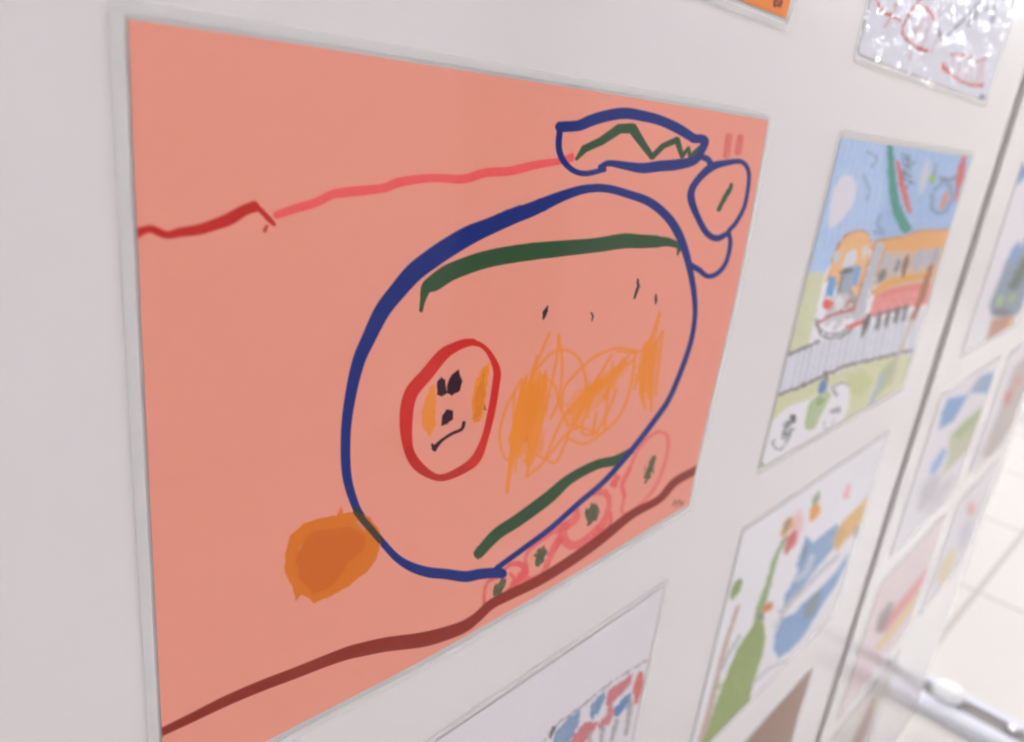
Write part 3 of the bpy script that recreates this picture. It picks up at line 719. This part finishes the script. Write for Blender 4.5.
S.dot(761, 617, 3, (128, 118, 120), alpha=.7, soft=1.5)
S.stroke([(799, 515, 8), (796, 540, 9)], (240, 196, 202), smooth=False, soft=2.5)
S.stroke([(791, 520, 8), (783, 534, 8)], (220, 172, 96), smooth=False, soft=1.3)
S.stroke([(789, 521, 5), (785, 530, 5)], (182, 142, 116), smooth=False, soft=1.3)
S.stroke([(794, 534, 8), (787, 550, 8.5)], (214, 104, 104), smooth=False, soft=1.5)
S.stroke([(818, 494, 5), (813, 507, 6)], (160, 172, 136), smooth=False, soft=1.2)
S.stroke([(817, 507, 8), (812, 518, 9)], (236, 166, 78), smooth=False, soft=1.3)
S.stroke([(849, 486, 4), (846, 496, 6)], (240, 178, 182), smooth=False, soft=1.5)
S.fill(b1([(580, 265), (605, 310), (560, 390), (500, 460), (430, 550), (400, 600), (340, 650), (310, 690), (320, 620), (345, 580), (390, 490), (375, 480), (400, 400), (425, 325), (460, 360), (520, 310)]), (112, 156, 206), grain=.2, wob=2, soft=1.2)
S.stroke(b1([(430, 380), (410, 450)]), (118, 136, 168), 5, alpha=.7, smooth=False)
S.stroke(b1([(455, 430), (430, 500), (380, 540)]), (205, 212, 226), 6, alpha=.8, soft=1.5)
S.fill(b1([(735, 128), (715, 210), (680, 290), (620, 350), (575, 410), (562, 350), (600, 260)]), (230, 186, 108), grain=.1, soft=1.2)
S.fill(b1([(600, 265), (625, 300), (590, 370), (570, 390), (565, 340)]), (206, 160, 110), alpha=.6, soft=1.5)
S.stroke(b1([(680, 285), (665, 325)]), (186, 150, 150), 4, alpha=.7, smooth=False)
S.fill([(848, 553), (846, 565), (836, 585), (825.4, 600), (814, 619), (802.4, 638), (789, 651.6), (778.5, 658), (773.7, 649.7), (774.7, 634.4), (782, 619), (794.8, 613), (802, 604), (817, 591), (835, 573)], (108, 156, 210), grain=.15, wob=1.5, soft=1.2)
S.stroke([(818, 594, 6), (811, 608, 11), (807, 616, 7)], (132, 144, 160), alpha=.9, soft=1.5)
S.stroke([(813, 604), (809, 611)], (150, 150, 90), 2, smooth=False, alpha=.7)
S.stroke([(780, 612), (797, 596), (820, 572), (838, 556)], (196, 196, 206), 4, alpha=.9, soft=1.5)
S.stroke([(775, 628), (788, 606), (800, 590)], (186, 186, 192), 3, alpha=.7, soft=1.3)
S.stroke([(740, 636), (731, 650), (722, 668)], (170, 168, 178), 3, alpha=.8, soft=1.3)
S.stroke([(822, 632, 5), (816, 640, 4)], (196, 200, 216), alpha=.8, soft=1.5, smooth=False)
S.stroke([(789, 660), (770, 668), (752, 684)], (192, 188, 190), 2.6, alpha=.8, soft=1.2)
mount(S, 'laminated drawing of a blue bird with yellow wing beside green leaves', 'drawing', GROUP)

# ------------------------------------------------------------------ block building drawing, lower left
S = flat_sheet(-.009, -.262, (228, 222, 230), .0006)
d7 = lambda p: zz(530, 640, 7.27, p)
S.fill(d7([(745, 240), (735, 310), (660, 400), (590, 470), (550, 470), (560, 370)]), (204, 124, 132), grain=.1, soft=1)
S.stroke(d7([(800, 270, 9), (775, 430, 9)]), (214, 112, 108), smooth=False, grain=.1, soft=1.2)
S.fill(d7([(545, 360), (545, 420), (500, 520), (455, 578), (430, 550), (440, 470)]), (108, 140, 184), grain=.15, soft=1)
S.fill(d7([(738, 385), (730, 450), (640, 556), (605, 550), (610, 500), (680, 415)]), (104, 138, 186), grain=.1, soft=1)
S.stroke(d7([(585, 480, 6), (575, 560, 8), (515, 620, 7)]), (208, 128, 134), grain=.1, soft=1)
S.fill(d7([(495, 590), (470, 650), (400, 742), (380, 800), (250, 800), (320, 690), (400, 600)]), (208, 124, 130), grain=.1, soft=1)
S.fill(d7([(370, 500), (360, 590), (290, 742), (270, 800), (150, 800), (180, 680), (290, 560)]), (116, 146, 188), grain=.2, soft=1)
for a, b_, w_ in (((631, 700), (626, 734), 5), ((643, 700), (637, 730), 4.5), ((617, 721), (611, 740), 4.5), ((603, 728), (599, 760), 5), ((590, 735), (588, 760), 4)):
    S.stroke([a + (w_,), b_ + (w_ * .8,)], (168, 162, 164), smooth=False, grain=.15, soft=1.3)
S.stroke([(655, 656), (632, 669), (604, 688), (577, 710), (552, 729), (540, 750)], (148, 146, 154), 1.6, alpha=.8)
S.stroke([(554, 728), (550, 736)], (110, 108, 108), 3.5, smooth=False)
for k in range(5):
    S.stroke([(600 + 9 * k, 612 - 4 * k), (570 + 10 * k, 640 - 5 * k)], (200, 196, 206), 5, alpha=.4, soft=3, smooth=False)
mount(S, 'laminated drawing of red and blue blocks on grey legs, below the pink drawing', 'drawing', GROUP)

# ------------------------------------------------------------------ drawing with thin red lines, top
S = flat_sheet(.3845, .2515, (224, 223, 236), .0007)
e3 = lambda p: zz(850, 0, 6.4, p)
rl_ = (206, 96, 88)
S.stroke(e3([(150, -60), (175, 10), (200, 60), (255, 98), (318, 130)]), rl_, 2.4, alpha=.9)
S.dot(890.5, 15.5, 2.4, rl_)
S.stroke(e3([(330, -60), (285, 50), (225, 172)]), (216, 150, 142), 2, alpha=.8)
S.stroke(e3([(470, 38, 3), (515, 72, 3.6), (540, 122, 3)]), rl_)
S.stroke(e3([(470, -40), (385, 85), (335, 190), (358, 250), (420, 300), (488, 328)]), (210, 112, 106), 2.6, alpha=.9)
S.stroke(e3([(440, 308), (488, 326)]), rl_, 4, smooth=False)
S.stroke(e3([(595, 420, 6), (615, 445, 6), (650, 478, 4), (720, 525, 3), (790, 545, 3.2), (850, 545, 4)]), rl_, alpha=.9)
S.stroke(e3([(650, 345), (700, 352), (745, 350), (775, 368)]), rl_, 2.2, alpha=.85)
S.stroke(e3([(800, 402), (840, 385), (870, 375)]), (200, 130, 124), 2.4, alpha=.85)
for x0_, y0_, x1_, y1_ in ((500, 60, 410, 260), (430, 150, 385, 380), (520, 110, 470, 300), (700, 360, 690, 510), (740, 360, 740, 520), (770, 380, 780, 530), (660, 370, 650, 480), (830, 400, 815, 540), (560, 240, 520, 330), (850, 390, 845, 520)):
    S.stroke(e3([(x0_, y0_), (x1_, y1_)]), (216, 176, 178), 2.2, alpha=.7, smooth=False, soft=1)
S.stroke(e3([(565, 190, 3), (575, 230, 4), (590, 260, 3)]), (156, 154, 144), alpha=.8)
S.stroke(e3([(585, 0), (560, 190)]), (190, 186, 190), 1.6, alpha=.7, smooth=False)
S.stroke(e3([(850, -20), (780, 70), (690, 165), (620, 235)]), (166, 172, 190), 3.6, alpha=.8)
for x_, y_, x2, y2 in ((878, 40, 872, 65), (808, 80, 800, 115), (765, 130, 760, 160), (935, 30, 925, 65), (920, 90, 910, 135)):
    S.stroke(e3([(x_, y_), (x2, y2)]), (150, 156, 174), 3.6, alpha=.75, smooth=False, soft=1)
S.dot(982.3, 97.5, 2.8, (120, 128, 150), soft=1)
mount(S, 'laminated drawing of thin red looping lines on pale lilac paper, sparkling film', 'drawing', GROUP, fm=film_wavy)

# ------------------------------------------------------------------ orange drawing, top edge of the photograph
S = flat_sheet(-.006, .2545, (240, 140, 62), .0007)
for a, b_, w_ in (((774.7, -5), (774.5, 6.5), 2.4), ((778, -4), (777.5, 1), 2.2), ((777.5, 1), (780.5, 7.5), 2.6), ((781, .5), (780.5, 7), 2.2), ((774.5, 5), (778.5, 6), 2.4)):
    S.stroke([a + (w_,), b_ + (w_,)], (120, 30, 32), smooth=False)
mount(S, 'bright orange laminated drawing above the pink one, only its corner showing', 'drawing', GROUP)

# ------------------------------------------------------------------ brown paper sheet under the bird drawing
S = flat_sheet(.372, -.530, (158, 122, 104), .001)
mount(S, 'plain brown laminated sheet under the blue bird drawing', 'drawing', GROUP)

# ------------------------------------------------------------------ far panel
P2 = 'laminated drawings on the far panel'
PW = (234, 230, 238)
S = flat_sheet(.905, -.005, PW, .0012)
S.fill([(1040, 200), (1022, 247), (1007, 258.5), (998.5, 282), (989.6, 304), (991, 316), (1010, 320), (1026, 306), (1045, 290)], (106, 130, 160), grain=.15, soft=1.5)
S.stroke([(1026, 262), (1019, 276), (1013, 286)], (62, 92, 74), 10, soft=2)
S.stroke([(1018, 246), (1011, 262)], (112, 148, 204), 8, soft=2)
S.stroke([(1001, 297, 5), (998.5, 305, 6)], (172, 194, 110), smooth=False, soft=1.3)
S.stroke([(1013.5, 296, 5), (1010.5, 302, 5)], (160, 184, 104), smooth=False, soft=1.3)
S.stroke([(996, 312), (1008, 312)], (104, 102, 108), 7, soft=2)
S.fill([(992, 319), (1011, 316), (1012, 325), (1003, 340), (988, 349), (984, 345)], (192, 128, 104), soft=1.5, grain=.1)
S.stroke([(1012, 318), (1004, 335)], (228, 166, 98), 3.5, soft=1.3, smooth=False)
S.stroke([(1030, 160), (1019, 180)], (104, 150, 204), 9, soft=2)
mount(S, 'top drawing on the far panel, a dark blue animal head with lime eyes', 'drawing', P2)

S = flat_sheet(.872, -.262, PW, .0012)
S.fill([(991, 371.6), (998, 380), (995.4, 390.5), (986, 393), (970, 392), (953.6, 421), (939, 429.6), (941.5, 413), (948, 398.6), (967, 394.6), (980.6, 377)], (112, 158, 212), soft=1.5, grain=.1)
S.stroke([(985, 378), (975, 390)], (150, 166, 196), 7, alpha=.8, soft=2)
S.fill([(990, 400), (984.6, 417), (974, 444), (940, 478), (948, 458), (949.6, 436), (967, 420)], (186, 192, 152), soft=1.5, grain=.15)
S.stroke([(988, 405, 5), (972, 420, 8), (958, 434, 8)], (152, 176, 108), alpha=.8, soft=2)
S.stroke([(944, 451, 5), (938, 462, 8), (932, 472, 5)], (134, 172, 222), soft=1.5)
S.stroke([(935, 480), (922, 505)], (192, 188, 198), 13, alpha=.8, soft=3, smooth=False)
S.stroke([(950, 480), (930, 508)], (206, 200, 208), 8, alpha=.8, soft=3, smooth=False)
mount(S, 'second drawing down the far panel, blue shapes over a green slope', 'drawing', P2)

S = flat_sheet(.872, -.515, (236, 216, 220), .0012)
S.fill([(932, 562), (925, 583), (905, 608), (886, 633), (878, 630), (892, 610), (909, 590)], (228, 136, 132), soft=1.8)
S.stroke([(921, 592, 3), (903.7, 616, 5), (888, 636, 5), (878, 648, 5)], (236, 202, 116), soft=1.5)
S.stroke([(891, 604, 5), (884, 618, 10), (879, 630, 6)], (134, 126, 122), soft=2, alpha=.9)
mount(S, 'pale pink drawing low on the far panel with a red and yellow slope', 'drawing', P2)

S = flat_sheet(.872, -.77, (224, 218, 214), .0012)
S.stroke([(874, 700, 5), (866, 722, 9), (856, 745, 11)], (176, 140, 132), soft=2)
S.dot(874.5, 706, 2.5, (190, 198, 110), soft=1.5)
mount(S, 'lowest drawing on the far panel with a brown upright streak', 'drawing', P2)

S = flat_sheet(1.25, -.27, PW, .0012)
S.fill([(1040, 340), (1013, 369), (999.5, 409), (982, 455), (988.7, 461), (1004, 442), (1017, 415), (1030, 385)], (184, 166, 160), soft=2.5, grain=.25)
S.stroke([(1010, 392, 6), (1006, 403, 7)], (206, 110, 104), soft=1.8, smooth=False)
S.stroke([(1019, 378, 5), (1015, 386, 6)], (214, 140, 126), soft=1.8, smooth=False)
mount(S, 'grey brown drawing with red spots near the far edge of the far panel', 'drawing', P2)

S = flat_sheet(1.25, -.525, PW, .0012)
S.stroke([(972, 505, 7), (970, 513, 7)], (232, 166, 160), soft=2, smooth=False)
S.stroke([(968, 525), (962, 545)], (208, 204, 224), 9, soft=3, smooth=False)
S.stroke([(953, 552, 6), (947, 566, 9), (941, 581, 6)], (234, 212, 158), soft=2)
mount(S, 'pale drawing with faint yellow and red spots near the far panel edge', 'drawing', P2)
